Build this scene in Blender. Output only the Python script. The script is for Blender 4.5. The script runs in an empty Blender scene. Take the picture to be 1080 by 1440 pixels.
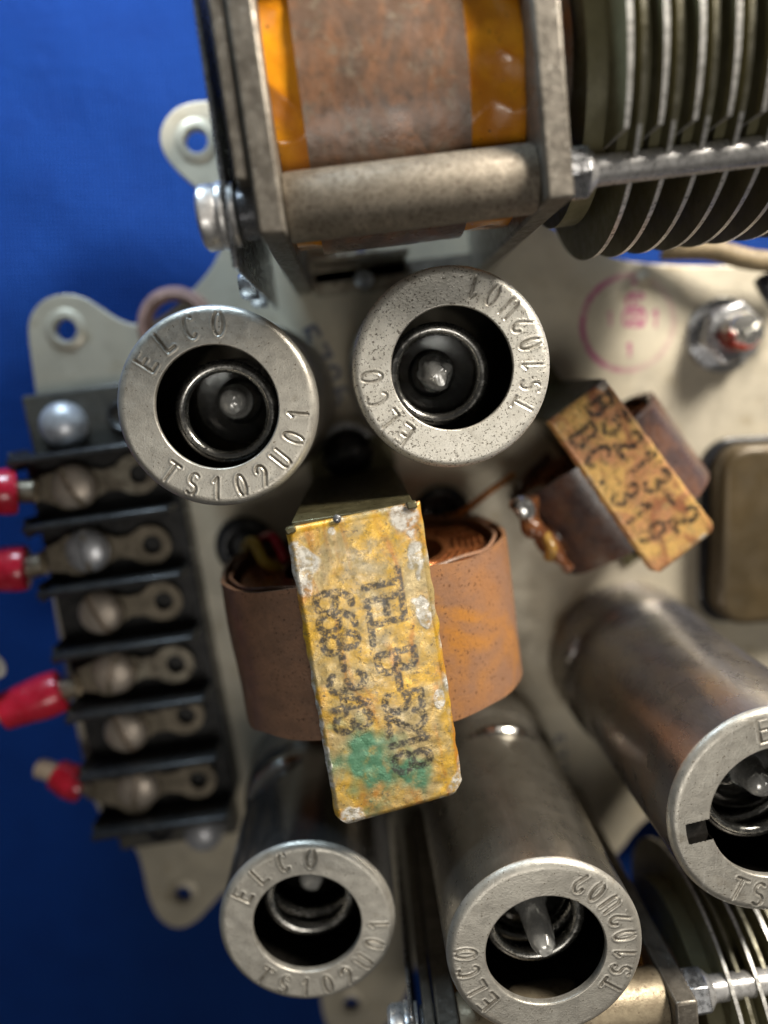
import bpy, math, random
import numpy as np
from mathutils import Vector, Matrix, noise as mnoise
random.seed(7)
S = 0.01                     # every number below is in centimetres; the scene itself is in metres
C = bpy.context.scene.collection
sc = bpy.context.scene
R_ = math.radians

# ------------------------------------------------------------------ camera
FPX, ZC = 1040.0, 12.4
NX, NY = 500.0, 545.0        # where the straight-down direction falls in the 1080x1440 frame
n = Vector((540-NX, NY-720, FPX)).normalized()
xc = (Vector((1, 0, 0)) - n*n.x).normalized()
yc = n.cross(xc)
ROT = Matrix((xc, yc, n))
cam_d = bpy.data.cameras.new('camera')
cam = bpy.data.objects.new('camera', cam_d); C.objects.link(cam)
cam.matrix_world = Matrix.Translation(Vector((0, 0, ZC*S))) @ ROT.to_4x4()
cam_d.sensor_fit = 'VERTICAL'; cam_d.sensor_height = 36; cam_d.lens = 36*FPX/1440
cam_d.clip_start = 0.005; cam_d.clip_end = 10
cam_d.dof.use_dof = True
cam_d.dof.focus_distance = 8.6*S
cam_d.dof.aperture_fstop = 7.6
cam_d.dof.aperture_blades = 0
sc.camera = cam

def W(px, py, z=0.0):
    """point at height z above the chassis seen at a place in the photograph"""
    d = ROT @ Vector(((px-540)/FPX, (720-py)/FPX, -1))
    t = (ZC-z)/-d.z
    return Vector((d.x*t, d.y*t, z))

# ------------------------------------------------------------------ light
world = bpy.data.worlds.new('World'); sc.world = world; world.use_nodes = True
world.node_tree.nodes['Background'].inputs[0].default_value = (1.0, 0.97, 0.92, 1)
world.node_tree.nodes['Background'].inputs[1].default_value = 0.042
def area(name, loc, target, size, power, color, sy=None):
    l = bpy.data.lights.new(name, 'AREA'); l.energy = power; l.color = color
    l.shape = 'RECTANGLE'; l.size = size*S; l.size_y = (sy or size)*S
    o = bpy.data.objects.new(name, l); C.objects.link(o)
    o.location = Vector(loc)*S
    o.rotation_euler = (Vector(target)-Vector(loc)).to_track_quat('-Z', 'Y').to_euler()
    return o
area('key_lamp', (15, 17, 13), (1, 1, 2), 6, 1.5, (1.0, 0.93, 0.82))
area('window_light', (-6, 14.5, 5.2), (-3.5, 2, -1), 5, 0.28, (0.66, 0.84, 1.0), 5)
area('ceiling_bounce_fill', (3, -12, 34), (0, -2, 2), 9, 0.2, (1.0, 0.95, 0.87))  # unseen lamp added as ceiling bounce to lift the shield tops
sc.view_settings.view_transform = 'Standard'
sc.view_settings.look = 'None'
sc.view_settings.exposure = 0.08
sc.view_settings.gamma = 1
sc.cycles.max_bounces = 8
sc.cycles.use_denoising = True

# ------------------------------------------------------------------ mesh helpers
class MB:
    def __init__(s): s.v = []; s.f = []; s.m = []
    def add(s, vf, M=None, mat=0):
        v, f = vf; k = len(s.v)
        for p in v:
            p = Vector(p)
            s.v.append(M @ p if M is not None else p)
        for q in f: s.f.append([i+k for i in q]); s.m.append(mat)
        return s
    def build(s, name, mats, parent=None, bevel=0, seg=2, smooth=True, angle=40, sub=0):
        if not isinstance(mats, (list, tuple)): mats = [mats]
        me = bpy.data.meshes.new(name)
        me.from_pydata([tuple(p*S) for p in s.v], [], s.f)
        for m in mats: me.materials.append(m)
        me.polygons.foreach_set('material_index', s.m)
        if smooth:
            me.polygons.foreach_set('use_smooth', [True]*len(me.polygons))
            me.set_sharp_from_angle(angle=R_(angle))
        me.update()
        o = bpy.data.objects.new(name, me); C.objects.link(o)
        if parent: o.parent = parent
        if bevel:
            b = o.modifiers.new('bevel', 'BEVEL'); b.width = bevel*S; b.segments = seg
            b.limit_method = 'ANGLE'; b.angle_limit = R_(35)
        return o
def one(vf, name, mats, parent=None, M=None, **k): return MB().add(vf, M).build(name, mats, parent, **k)

def box(x0, x1, y0, y1, z0, z1):
    v = [(x, y, z) for z in (z0, z1) for y in (y0, y1) for x in (x0, x1)]
    return v, [(0, 2, 3, 1), (4, 5, 7, 6), (0, 1, 5, 4), (2, 6, 7, 3), (0, 4, 6, 2), (1, 3, 7, 5)]
def prism(poly, z0, z1):
    n_ = len(poly)
    a = sum(poly[i][0]*poly[(i+1) % n_][1]-poly[(i+1) % n_][0]*poly[i][1] for i in range(n_))
    if a < 0: poly = poly[::-1]
    v = [(x, y, z0) for x, y in poly]+[(x, y, z1) for x, y in poly]
    f = [tuple(range(n_))[::-1], tuple(range(n_, 2*n_))]
    f += [(i, (i+1) % n_, n_+(i+1) % n_, n_+i) for i in range(n_)]
    return v, f
def lathe(prof, n_=48, closed=False):
    """prof: (r, z) pairs from the outside bottom up to the axis"""
    v = []; f = []; idx = []
    for r, z in prof:
        if r < 1e-6: idx.append([len(v)]); v.append((0, 0, z))
        else:
            idx.append(list(range(len(v), len(v)+n_)))
            v += [(r*math.cos(2*math.pi*i/n_), r*math.sin(2*math.pi*i/n_), z) for i in range(n_)]
    rows = list(zip(idx, idx[1:]))
    if closed: rows.append((idx[-1], idx[0]))
    for a, b in rows:
        for i in range(n_):
            j = (i+1) % n_
            if len(a) == 1 and len(b) == 1: continue
            if len(a) == 1: f.append((a[0], b[j], b[i]))
            elif len(b) == 1: f.append((a[i], a[j], b[0]))
            else: f.append((a[i], a[j], b[j], b[i]))
    return v, f
def torus(Rr, r, n_=64, m=14, z=0):
    return lathe([(Rr+r*math.cos(2*math.pi*i/m), z+r*math.sin(2*math.pi*i/m)) for i in range(m)], n_, True)
def cyl(r, z0, z1, n_=48): return lathe([(0, z0), (r, z0), (r, z1), (0, z1)], n_)
def smooth_path(pts, k=8):
    pts = [Vector(p) for p in pts]; out = []
    for i in range(len(pts)-1):
        p0 = pts[max(i-1, 0)]; p1 = pts[i]; p2 = pts[i+1]; p3 = pts[min(i+2, len(pts)-1)]
        for j in range(k):
            t = j/k
            out.append(0.5*((2*p1)+(p2-p0)*t+(2*p0-5*p1+4*p2-p3)*t*t+(3*p1-p0-3*p2+p3)*t**3))
    out.append(pts[-1]); return out
def tube(pts, r, m=12, k=8, raw=False):
    P = [Vector(p) for p in pts] if raw else smooth_path(pts, k)
    v = []; f = []; up = Vector((0, 0, 1)); N = len(P)
    for i, p in enumerate(P):
        t = (P[min(i+1, N-1)]-P[max(i-1, 0)]).normalized()
        a = t.cross(up)
        if a.length < 1e-3: a = t.cross(Vector((0, 1, 0)))
        a.normalize(); b = a.cross(t)
        rr = r(i/(N-1)) if callable(r) else r
        for j in range(m):
            q = 2*math.pi*j/m
            v.append(p+a*math.cos(q)*rr+b*math.sin(q)*rr)
    for i in range(N-1):
        for j in range(m):
            f.append((i*m+j, i*m+(j+1) % m, (i+1)*m+(j+1) % m, (i+1)*m+j))
    f.append(tuple(range(m))[::-1]); f.append(tuple(range((N-1)*m, N*m)))
    return v, f
AX = Matrix.Rotation(R_(90), 4, 'Y')            # local z -> +x
def along_x(u, v, z): return Matrix.Translation((u, v, z)) @ AX
def T(x, y, z): return Matrix.Translation((x, y, z))
def rz(a): return Matrix.Rotation(a, 4, 'Z')
def hexpoly(r, a0=0): return [(r*math.cos(a0+math.pi/3*i), r*math.sin(a0+math.pi/3*i)) for i in range(6)]
def plate(polys, z0, z1, name, mat, parent=None, bevel=0.02):
    """flat sheet with holes: first polygon is the outline, the rest are holes"""
    cu = bpy.data.curves.new(name, 'CURVE'); cu.dimensions = '2D'; cu.fill_mode = 'BOTH'
    for poly in polys:
        sp = cu.splines.new('POLY'); sp.points.add(len(poly)-1); sp.use_cyclic_u = True
        for p, (x, y) in zip(sp.points, poly): p.co = (x*S, y*S, 0, 1)
    cu.extrude = max((z1-z0)/2-bevel, 1e-4)*S; cu.bevel_depth = bevel*S; cu.bevel_resolution = 2; cu.offset = -bevel*S
    tmp = bpy.data.objects.new('tmp', cu); C.objects.link(tmp)
    dg = bpy.context.evaluated_depsgraph_get()
    me = bpy.data.meshes.new_from_object(tmp.evaluated_get(dg))
    bpy.data.objects.remove(tmp); bpy.data.curves.remove(cu)
    me.name = name
    for v in me.vertices: v.co.z += (z0+z1)/2*S
    me.materials.clear(); me.materials.append(mat)
    me.polygons.foreach_set('use_smooth', [True]*len(me.polygons)); me.set_sharp_from_angle(angle=R_(35))
    o = bpy.data.objects.new(name, me); C.objects.link(o)
    if parent: o.parent = parent
    return o
def circle(cx, cy, r, n_=28): return [(cx+r*math.cos(2*math.pi*i/n_), cy+r*math.sin(2*math.pi*i/n_)) for i in range(n_)]
def thing(name, label, cat, loc=(0, 0, 0), rot=0, group=None):
    o = bpy.data.objects.new(name, None); C.objects.link(o)
    o.empty_display_size = 0.005
    o.location = Vector(loc)*S; o.rotation_euler = (0, 0, rot)
    o['label'] = label; o['category'] = cat
    if group: o['group'] = group
    return o
def tag(o, label, cat, group=None):
    o['label'] = label; o['category'] = cat
    if group: o['group'] = group
    return o
def nz(x, y, z=0, s=1.0): return mnoise.noise(Vector((x*s, y*s, z)))

# ------------------------------------------------------------------ stroke lettering
def arc(cx, cy, rx, ry, a0, a1, k=9):
    return [(cx+rx*math.cos(R_(a0+(a1-a0)*i/k)), cy+ry*math.sin(R_(a0+(a1-a0)*i/k))) for i in range(k+1)]
G = {
 'T': [[(0, 1), (.6, 1)], [(.3, 1), (.3, 0)]],
 'E': [[(.55, 1), (.05, 1), (.05, 0), (.55, 0)], [(.05, .52), (.45, .52)]],
 'L': [[(.08, 1), (.08, 0), (.55, 0)]],
 'C': [arc(.32, .5, .27, .5, 50, 310, 14)],
 'O': [arc(.3, .5, .27, .5, 0, 360, 18)],
 '0': [arc(.3, .5, .23, .5, 0, 360, 18)],
 'S': [arc(.3, .75, .23, .25, 40, 270, 9)+arc(.3, .25, .25, .25, 90, -140, 9)],
 '1': [[(.12, .8), (.32, 1), (.32, 0)]],
 '2': [arc(.3, .72, .24, .28, 170, -30, 9)+[(.06, 0), (.56, 0)]],
 '3': [arc(.28, .75, .22, .25, 150, -90, 9)+arc(.28, .25, .25, .25, 90, -150, 9)],
 'U': [[(.06, 1), (.06, .3)]+arc(.3, .28, .24, .28, 180, 360, 9)+[(.54, 1)]],
 'B': [[(.06, 0), (.06, 1), (.3, 1)]+arc(.3, .76, .22, .24, 90, -90, 7)+[(.06, .52)], arc(.3, .26, .25, .26, 90, -90, 7)+[(.06, 0)]],
 '5': [[(.52, 1), (.12, 1), (.1, .58)]+arc(.28, .33, .26, .33, 110, -140, 10)],
 '6': [arc(.3, .28, .25, .28, 0, 360, 14), [(.06, .3), (.1, .7), (.28, .96), (.45, .98)]],
 '8': [arc(.3, .74, .2, .25, 0, 360, 12), arc(.3, .25, .25, .25, 0, 360, 14)],
 '4': [[(.42, 0), (.42, 1), (.04, .32), (.58, .32)]],
 '7': [[(.05, 1), (.55, 1), (.22, 0)]],
 '9': [arc(.3, .72, .24, .28, 0, 360, 14), [(.54, .7), (.48, .25), (.3, .02)]],
 '-': [[(.12, .48), (.48, .48)]],
 '.': [[(.28, .06), (.3, .06)]],
 'W': [[(0, 1), (.15, 0), (.3, .7), (.45, 0), (.6, 1)]],
 'G': [arc(.32, .5, .27, .5, 50, 330, 14)+[(.58, .45), (.36, .45)]],
 'H': [[(.05, 0), (.05, 1)], [(.55, 0), (.55, 1)], [(.05, .5), (.55, .5)]],
 'I': [[(.3, 0), (.3, 1)]],
}
def segs_of(ch, fn):
    out = []
    for pl in G[ch]:
        q = [fn(x-.3, y) for x, y in pl]
        out += [(*a, *b) for a, b in zip(q, q[1:])]
    return out
def line_segs(text, x0, y0, h, adv, fn=lambda x, y: (x, y), ws=1.0):
    """text on a straight baseline, starting at x0, letter height h, advance adv"""
    out = []
    for i, ch in enumerate(text):
        if ch == ' ': continue
        out += segs_of(ch, lambda x, y, i=i: fn(x0+i*adv+x*h*ws, y0+y*h))
    return out
def seg_dist(P, segs, cut=None):
    d = np.full(len(P), 1e3)
    for x0, y0, x1, y1 in segs:
        ax, ay = x1-x0, y1-y0; L = ax*ax+ay*ay+1e-12
        t = np.clip(((P[:, 0]-x0)*ax+(P[:, 1]-y0)*ay)/L, 0, 1)
        d = np.minimum(d, np.hypot(P[:, 0]-x0-t*ax, P[:, 1]-y0-t*ay))
    return d
def set_attr(o, name, arrs):
    me = o.data; a = me.color_attributes.new(name, 'FLOAT_COLOR', 'POINT')
    buf = np.ones((len(me.vertices), 4), dtype=np.float32)
    for i, x in enumerate(arrs): buf[:len(x), i] = x
    for i in range(len(arrs), 3): buf[:, i] = 0
    a.data.foreach_set('color', buf.ravel())

# ------------------------------------------------------------------ materials
class NT:
    def __init__(s, name):
        s.m = bpy.data.materials.new(name); s.m.use_nodes = True; s.t = s.m.node_tree
        s.p = s.t.nodes['Principled BSDF']; s.out = s.t.nodes['Material Output']
        tc = s.t.nodes.new('ShaderNodeTexCoord'); mp = s.t.nodes.new('ShaderNodeMapping')
        mp.inputs['Scale'].default_value = (100, 100, 100)
        s.t.links.new(tc.outputs['Object'], mp.inputs['Vector']); s.co = mp.outputs['Vector']; s.tc = tc
    def link(s, a, b): s.t.links.new(a, b)
    def set(s, k, v):
        if hasattr(v, 'is_linked') or hasattr(v, 'links'): s.link(v, s.p.inputs[k])
        else: s.p.inputs[k].default_value = (*v, 1) if isinstance(v, tuple) and len(v) == 3 else v
    def noise(s, scale, detail=4, rough=.55, dist=0, co=None, stretch=None):
        n_ = s.t.nodes.new('ShaderNodeTexNoise'); n_.inputs['Scale'].default_value = scale
        n_.inputs['Detail'].default_value = detail; n_.inputs['Roughness'].default_value = rough; n_.inputs['Distortion'].default_value = dist
        c = co or s.co
        if stretch:
            m = s.t.nodes.new('ShaderNodeMapping'); m.inputs['Scale'].default_value = stretch; s.link(c, m.inputs['Vector']); c = m.outputs['Vector']
        s.link(c, n_.inputs['Vector']); return n_.outputs['Fac']
    def ramp(s, x, a, b, va=0.0, vb=1.0):
        r = s.t.nodes.new('ShaderNodeMapRange'); r.interpolation_type = 'SMOOTHSTEP'
        s.link(x, r.inputs[0]); r.inputs[1].default_value = a; r.inputs[2].default_value = b
        r.inputs[3].default_value = va; r.inputs[4].default_value = vb; return r.outputs[0]
    def mix(s, f, a, b):
        m = s.t.nodes.new('ShaderNodeMix'); m.data_type = 'RGBA'
        if hasattr(f, 'links'): s.link(f, m.inputs[0])
        else: m.inputs[0].default_value = f
        for k, v in ((6, a), (7, b)):
            if hasattr(v, 'links'): s.link(v, m.inputs[k])
            else: m.inputs[k].default_value = (*v, 1)
        return m.outputs[2]
    def math(s, op, a, b=0.0):
        m = s.t.nodes.new('ShaderNodeMath'); m.operation = op
        for k, v in ((0, a), (1, b)):
            if hasattr(v, 'links'): s.link(v, m.inputs[k])
            else: m.inputs[k].default_value = v
        return m.outputs[0]
    def attr(s, name):
        a = s.t.nodes.new('ShaderNodeAttribute'); a.attribute_name = name
        q = s.t.nodes.new('ShaderNodeSeparateColor'); s.link(a.outputs['Color'], q.inputs[0]); return q.outputs
    def bump(s, h, strength=.3, dist=.01):
        b = s.t.nodes.new('ShaderNodeBump'); b.inputs['Strength'].default_value = strength; b.inputs['Distance'].default_value = dist*S
        s.link(h, b.inputs['Height']); prev = s.p.inputs['Normal']
        if prev.is_linked: s.link(prev.links[0].from_socket, b.inputs['Normal'])
        s.link(b.outputs[0], s.p.inputs['Normal'])
    def vor(s, scale, feat='F1', stretch=None):
        v = s.t.nodes.new('ShaderNodeTexVoronoi'); v.inputs['Scale'].default_value = scale; v.feature = feat
        s.link(s.co, v.inputs['Vector']); return v.outputs['Distance']

def worn(name, c1, c2, scale=3, rough=.45, metal=0.0, spk=None, spk_scale=14, spk_amt=.62, bump=.25, bscale=30, rvar=.12, coat=0, streak=None, c3=None, spec=None, dirt=False):
    """two-tone mottled surface with specks, fine relief and uneven gloss"""
    N = NT(name)
    a = N.ramp(N.noise(scale, 5, .6, .3, stretch=streak), .35, .65)
    col = N.mix(a, c1, c2)
    if c3: col = N.mix(N.ramp(N.noise(scale*.45, 3, .6, .6), .5, .68), col, c3)
    fine = N.noise(bscale, 3, .65, stretch=streak)
    col = N.mix(N.ramp(fine, .3, .75, 0, .35), col, tuple(x*.62 for x in c1))
    if spk:
        f = N.ramp(N.noise(spk_scale, 2, .7), spk_amt, spk_amt+.05)
        col = N.mix(f, col, spk)
        N.bump(f, .25, -.004)
    if dirt:
        sc1 = N.ramp(N.noise(5, 2, .5, .3, stretch=(9, .35, 1)), .69, .73)
        sc2 = N.ramp(N.noise(5, 2, .5, .3, stretch=(.5, 11, 1)), .70, .74)
        sx = N.math('MAXIMUM', sc1, sc2); col = N.mix(N.math('MULTIPLY', sx, .35), col, (.75, .73, .68)); N.bump(sx, .2, -.003)
        col = N.mix(N.ramp(N.noise(2.2, 5, .7, .5), .56, .72, 0, .45), col, (.30, .255, .19))
        col = N.mix(N.math('MULTIPLY', N.attr('dirt')[0], N.ramp(N.noise(6, 3, .7), .3, .65, .15, .75)), col, (.14, .115, .085))
    N.set('Base Color', col); N.set('Metallic', metal)
    N.set('Roughness', N.ramp(N.noise(scale*2.3, 4, .6), .3, .7, max(rough-rvar, .03), rough+rvar))
    if bump: N.bump(fine, bump, .006)
    if coat: N.set('Coat Weight', coat); N.set('Coat Roughness', .12)
    if spec is not None: N.set('Specular IOR Level', spec)
    return N.m

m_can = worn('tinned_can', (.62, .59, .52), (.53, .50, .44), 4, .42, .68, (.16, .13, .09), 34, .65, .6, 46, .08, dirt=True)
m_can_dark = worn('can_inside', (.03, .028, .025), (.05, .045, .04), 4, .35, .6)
m_can_bright = worn('tinned_can_lit', (.86, .83, .75), (.74, .71, .63), 5, .42, .55, (.16, .14, .11), 38, .585, .75, 46, .08, dirt=True)  # paler copy of the can metal, stronger light put into its colour
m_can_brown = worn('tarnished_can_side', (.40, .37, .32), (.28, .255, .21), 1.2, .31, .88, (.42, .38, .32), 30, .70, .5, 26, .06, streak=(1, 1, .25))
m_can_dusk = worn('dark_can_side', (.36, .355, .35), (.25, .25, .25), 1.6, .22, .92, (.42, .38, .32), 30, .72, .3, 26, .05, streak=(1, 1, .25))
m_can_heat = worn('heat_stained_can_side', (.38, .35, .31), (.30, .30, .34), 1.0, .29, .88, (.42, .38, .32), 30, .70, .5, 26, .06, c3=(.37, .29, .235), streak=(1, 1, .4))
m_ring = worn('dull_spring_ring', (.52, .51, .48), (.40, .39, .36), 5, .24, .95, bump=.1)
m_chrome = worn('bright_steel', (.72, .71, .68), (.6, .58, .55), 5, .16, 1.0, bump=.06)
m_steel = worn('zinc_steel', (.55, .56, .58), (.42, .42, .43), 5, .30, .9, (.12, .10, .08), 18, .66, .2, 26)
m_plate = worn('sheared_steel', (.235, .21, .175), (.155, .135, .11), 5, .46, .6, (.50, .48, .43), 22, .68, .9, 17, .12, streak=(1, 1, 1))
m_spacer = worn('cast_spacer', (.29, .25, .195), (.20, .17, .13), 6, .55, .5, (.10, .075, .055), 30, .56, 1.0, 44, .08)
m_brass = worn('brassy_spacer', (.42, .35, .24), (.31, .25, .17), 6, .5, .55, (.16, .12, .08), 24, .62, .6, 34, .1)
m_olive_metal = worn('olive_core', (.13, .115, .06), (.08, .07, .035), 4, .38, .55, (.4, .36, .2), 24, .7, .3, 24)
m_disc = worn('olive_enamel', (.20, .185, .105), (.155, .14, .075), 3, .42, .1, (.11, .09, .05), 14, .7, .15, 20)
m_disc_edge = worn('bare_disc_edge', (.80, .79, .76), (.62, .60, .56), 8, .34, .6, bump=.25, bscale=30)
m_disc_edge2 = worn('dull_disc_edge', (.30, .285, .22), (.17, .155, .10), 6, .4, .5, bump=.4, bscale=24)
m_phen = worn('black_phenolic', (.020, .020, .021), (.034, .032, .030), 4, .36, 0, (.07, .065, .06), 18, .68, .2, 26)
m_end = worn('dusty_phenolic', (.075, .07, .058), (.05, .047, .04), 3, .45, 0, (.15, .14, .11), 18, .64, .3, 20)
m_rubber = worn('black_rubber', (.012, .013, .016), (.02, .02, .024), 5, .3, 0)
m_lug = worn('tarnished_lug', (.33, .28, .21), (.20, .17, .125), 4, .42, .7, (.1, .08, .06), 16, .64, .3, 22)
m_lug2 = worn('pale_lug', (.42, .38, .30), (.24, .20, .15), 3, .38, .7, (.1, .08, .06), 12, .62, .4, 18)
m_screw = worn('nickel_screw', (.64, .55, .46), (.50, .43, .36), 4, .45, .5, (.16, .13, .1), 22, .66, .25, 30)
m_screwcool = worn('zinc_screw', (.66, .67, .70), (.5, .5, .52), 4, .38, .55, (.16, .15, .14), 22, .66, .25, 30)
m_red = worn('red_sleeve', (.62, .018, .045), (.50, .012, .03), 4, .28, 0, bump=.15, bscale=12, coat=.3)
m_white_ins = worn('cream_wire', (.62, .50, .38), (.5, .4, .3), 4, .45, 0)
m_yellow_ins = worn('yellow_wire', (.70, .50, .06), (.6, .4, .05), 4, .4, 0)
m_amber = worn('amber_tape', (.80, .33, .012), (.62, .21, .010), 2.2, .20, 0, (.20, .07, .01), 13, .66, .5, 3.2, .08, coat=.6)
m_copper = worn('enamelled_copper', (.50, .18, .06), (.28, .09, .03), 8, .28, .7, bump=.5, bscale=20)
m_orangewire = worn('orange_wire', (.62, .25, .05), (.5, .18, .04), 8, .35, 0)
m_wrapL = worn('brown_paper_wrap', (.215, .120, .075), (.30, .160, .095), 3, .40, .0, (.07, .035, .02), 24, .63, .9, 26, .1, coat=.1, spec=.4)
m_wrapR = worn('lit_rusty_paper_wrap', (.25, .135, .082), (.33, .155, .065), 1.6, .44, .0, (.12, .05, .02), 22, .62, .9, 26, .1, c3=(.43, .18, .03))  # right half: lit side painted lighter and oranger, plus rust patches
m_wrapC = worn('choke_wrap', (.075, .05, .048), (.15, .075, .05), 3, .30, .0, (.2, .1, .06), 12, .68, .4, 14, coat=.3)
m_insul = worn('insulator_grey', (.20, .19, .15), (.13, .12, .09), 4, .5, 0)
m_canbrown = worn('brown_cover', (.095, .068, .034), (.07, .052, .028), 1.2, .42, .25, (.3, .25, .17), 16, .72, .1, 14)
m_pink = worn('pinkish_bushing', (.45, .27, .22), (.33, .2, .16), 4, .4, .2)
m_resin2 = worn('ochre_varnish', (.38, .23, .05), (.25, .13, .03), 5, .35, 0)
m_solder = worn('solder', (.78, .77, .74), (.6, .6, .58), 6, .18, .9, bump=.3, bscale=8)
m_braid = worn('braided_sleeve', (.30, .23, .13), (.2, .15, .08), 9, .6, 0, bump=.9, bscale=26)
m_resin = worn('brown_resin', (.13, .045, .02), (.22, .085, .03), 5, .2, 0, bump=.6, bscale=6, coat=.25)

# glass, ink, chassis, cloth and the two printed yellow brackets need graphs of their own
def mk_glass():
    N = NT('tube_glass'); N.set('Base Color', (.9, .95, .95)); N.set('Transmission Weight', 1.0); N.set('Roughness', .03); N.set('IOR', 1.48)
    N.bump(N.noise(3, 2), .1, .02); return N.m
m_glass = mk_glass()
def mk_chassis():
    N = NT('chassis_plate_paint')
    geo = N.t.nodes.new('ShaderNodeNewGeometry'); mp = N.t.nodes.new('ShaderNodeMapping'); mp.inputs['Scale'].default_value = (100, 100, 100)
    N.link(geo.outputs['Position'], mp.inputs['Vector']); N.co = mp.outputs['Vector']
    a = N.ramp(N.noise(.55, 4, .6, .5), .35, .65)
    col = N.mix(a, (.58, .52, .40), (.48, .435, .345))
    col = N.mix(N.ramp(N.noise(1.6, 5, .65), .55, .75, 0, .7), col, (.36, .29, .18))
    col = N.mix(N.ramp(N.noise(11, 3, .7), .62, .7, 0, .6), col, (.15, .12, .08))
    at = N.attr('ink')
    fade = N.ramp(N.noise(7, 4, .7), .30, .55, .35, .95)
    col = N.mix(N.math('MULTIPLY', at[0], fade), col, (.42, .05, .20))
    col = N.mix(N.math('MULTIPLY', at[1], fade), col, (.04, .06, .13))
    N.set('Base Color', col); N.set('Metallic', .35)
    N.set('Roughness', N.ramp(N.noise(2, 4, .6), .3, .7, .36, .56)); N.bump(N.noise(18, 3, .6), .25, .006)
    return N.m
m_chassis = mk_chassis()
def mk_cloth():
    N = NT('blue_woven_cloth')
    def wave(ax, sc_):   # threads of the weave
        w = N.t.nodes.new('ShaderNodeTexWave'); w.bands_direction = ax; w.inputs['Scale'].default_value = sc_; w.inputs['Distortion'].default_value = .7
        w.inputs['Detail'].default_value = 2; w.inputs['Detail Scale'].default_value = 1.5; N.link(N.co, w.inputs['Vector']); return w.outputs['Fac']
    wx, wy = wave('X', 4.2), wave('Y', 4.2)
    weave = N.math('MAXIMUM', wx, wy)
    col = N.mix(N.ramp(weave, .3, 1.0), (.0015, .015, .08), (.004, .045, .25))
    col = N.mix(N.ramp(N.noise(1.1, 4, .6), .4, .7, 0, .35), col, (.002, .022, .14))
    N.set('Base Color', col); N.set('Roughness', .75); N.set('Sheen Weight', 0); N.set('Specular IOR Level', .15); N.set('Sheen Roughness', .4)
    N.bump(weave, .7, .02); N.bump(N.noise(30, 3, .7), .4, .01)
    N.bump(N.noise(1.4, 4, .6, .8, stretch=(1, .6, 1)), .35, .10); N.bump(N.noise(6, 3, .6, stretch=(.3, 1, 1)), .5, .03); return N.m
m_cloth = mk_cloth()
def mk_yellow(name, tone=0):
    """chromated clamp: R = ink, G = bare or corroded patches, B = green stain"""
    N = NT(name); at = N.attr('mask')
    A = (.68, .40, .035) if not tone else (.74, .46, .15)
    B = (.47, .35, .15) if not tone else (.56, .27, .13)
    col = N.mix(N.ramp(N.noise(1.7, 5, .6, .6), .40, .60), A, B)
    col = N.mix(N.ramp(N.noise(2.4, 5, .65, .8, stretch=(1, .35, 1)), .50, .66, 0, .9), col, (.52, .21, .025) if not tone else (.33, .115, .06))
    col = N.mix(N.ramp(N.noise(9, 5, .75), .52, .62, 0, .6), col, (.22, .16, .06))
    col = N.mix(N.ramp(N.noise(3.1, 5, .75, .3), .52, .66, 0, .45), col, (.30, .25, .12))
    col = N.mix(N.ramp(N.noise(15, 4, .75), .60, .66, 0, .8), col, (.10, .065, .03))
    col = N.mix(N.ramp(N.noise(12, 3, .7), .25, .34, .45, 0), col, (.72, .62, .42))
    brk = N.ramp(N.noise(5, 5, .7), .35, .6)
    gf = N.math('MULTIPLY', at[2], N.ramp(N.noise(3.3, 5, .65, .5), .30, .52, .3, 1))
    col = N.mix(gf, col, (.085, .23, .125))
    gtop = N.ramp(N.noise(16, 4, .7), .38, .6)
    bare = N.mix(gtop, (.36, .34, .29), (.70, .68, .62))
    col = N.mix(N.math('MULTIPLY', at[1], N.ramp(N.noise(8, 5, .75), .30, .52, .1, 1)), col, bare)
    ink = N.math('MULTIPLY', at[0], N.ramp(N.noise(17, 4, .75), .36, .56, .12, .93))
    col = N.mix(ink, col, (.035, .03, .025))
    N.set('Base Color', col); N.set('Metallic', .3); N.set('Roughness', N.ramp(N.noise(6, 4, .7), .3, .7, .2, .5)); N.set('Coat Weight', .2); N.set('Coat Roughness', .2)
    N.bump(N.noise(15, 4, .75), .6, .010); N.bump(N.noise(2.2, 3, .6), .5, .03); N.bump(at[1], .25, .008)
    return N.m
m_yel = mk_yellow('yellow_chromate'); m_yel2 = mk_yellow('rusted_yellow_chromate', 1)
def mk_wrap_print():
    N = NT('copper_brown_wrap'); at = N.attr('mask')
    col = N.mix(N.ramp(N.noise(1.5, 5, .62, .8, stretch=(1.6, .7, .7)), .38, .62), (.22, .115, .066), (.135, .088, .064))
    col = N.mix(N.ramp(N.noise(4, 5, .7, .4), .50, .66, 0, .75), col, (.20, .165, .125))
    col = N.mix(N.ramp(N.noise(2.6, 5, .7, .9), .57, .68, 0, .7), col, (.34, .165, .085))
    col = N.mix(N.ramp(N.noise(16, 3, .75), .60, .66, 0, .8), col, (.09, .055, .03))
    col = N.mix(N.ramp(N.noise(14, 3, .7), .22, .29, .8, 0), col, (.62, .50, .38))
    col = N.mix(N.math('MULTIPLY', at[0], N.ramp(N.noise(9, 4, .7), .38, .6, .1, .6)), col, (.09, .065, .05))
    N.set('Base Color', col); N.set('Roughness', N.ramp(N.noise(3, 4, .6), .3, .7, .22, .45)); N.set('Coat Weight', .2); N.set('Coat Roughness', .25)
    N.bump(N.noise(16, 4, .75), .6, .008); N.bump(N.noise(3, 3, .6), .35, .03); return N.m
m_wrapP = mk_wrap_print()
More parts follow.
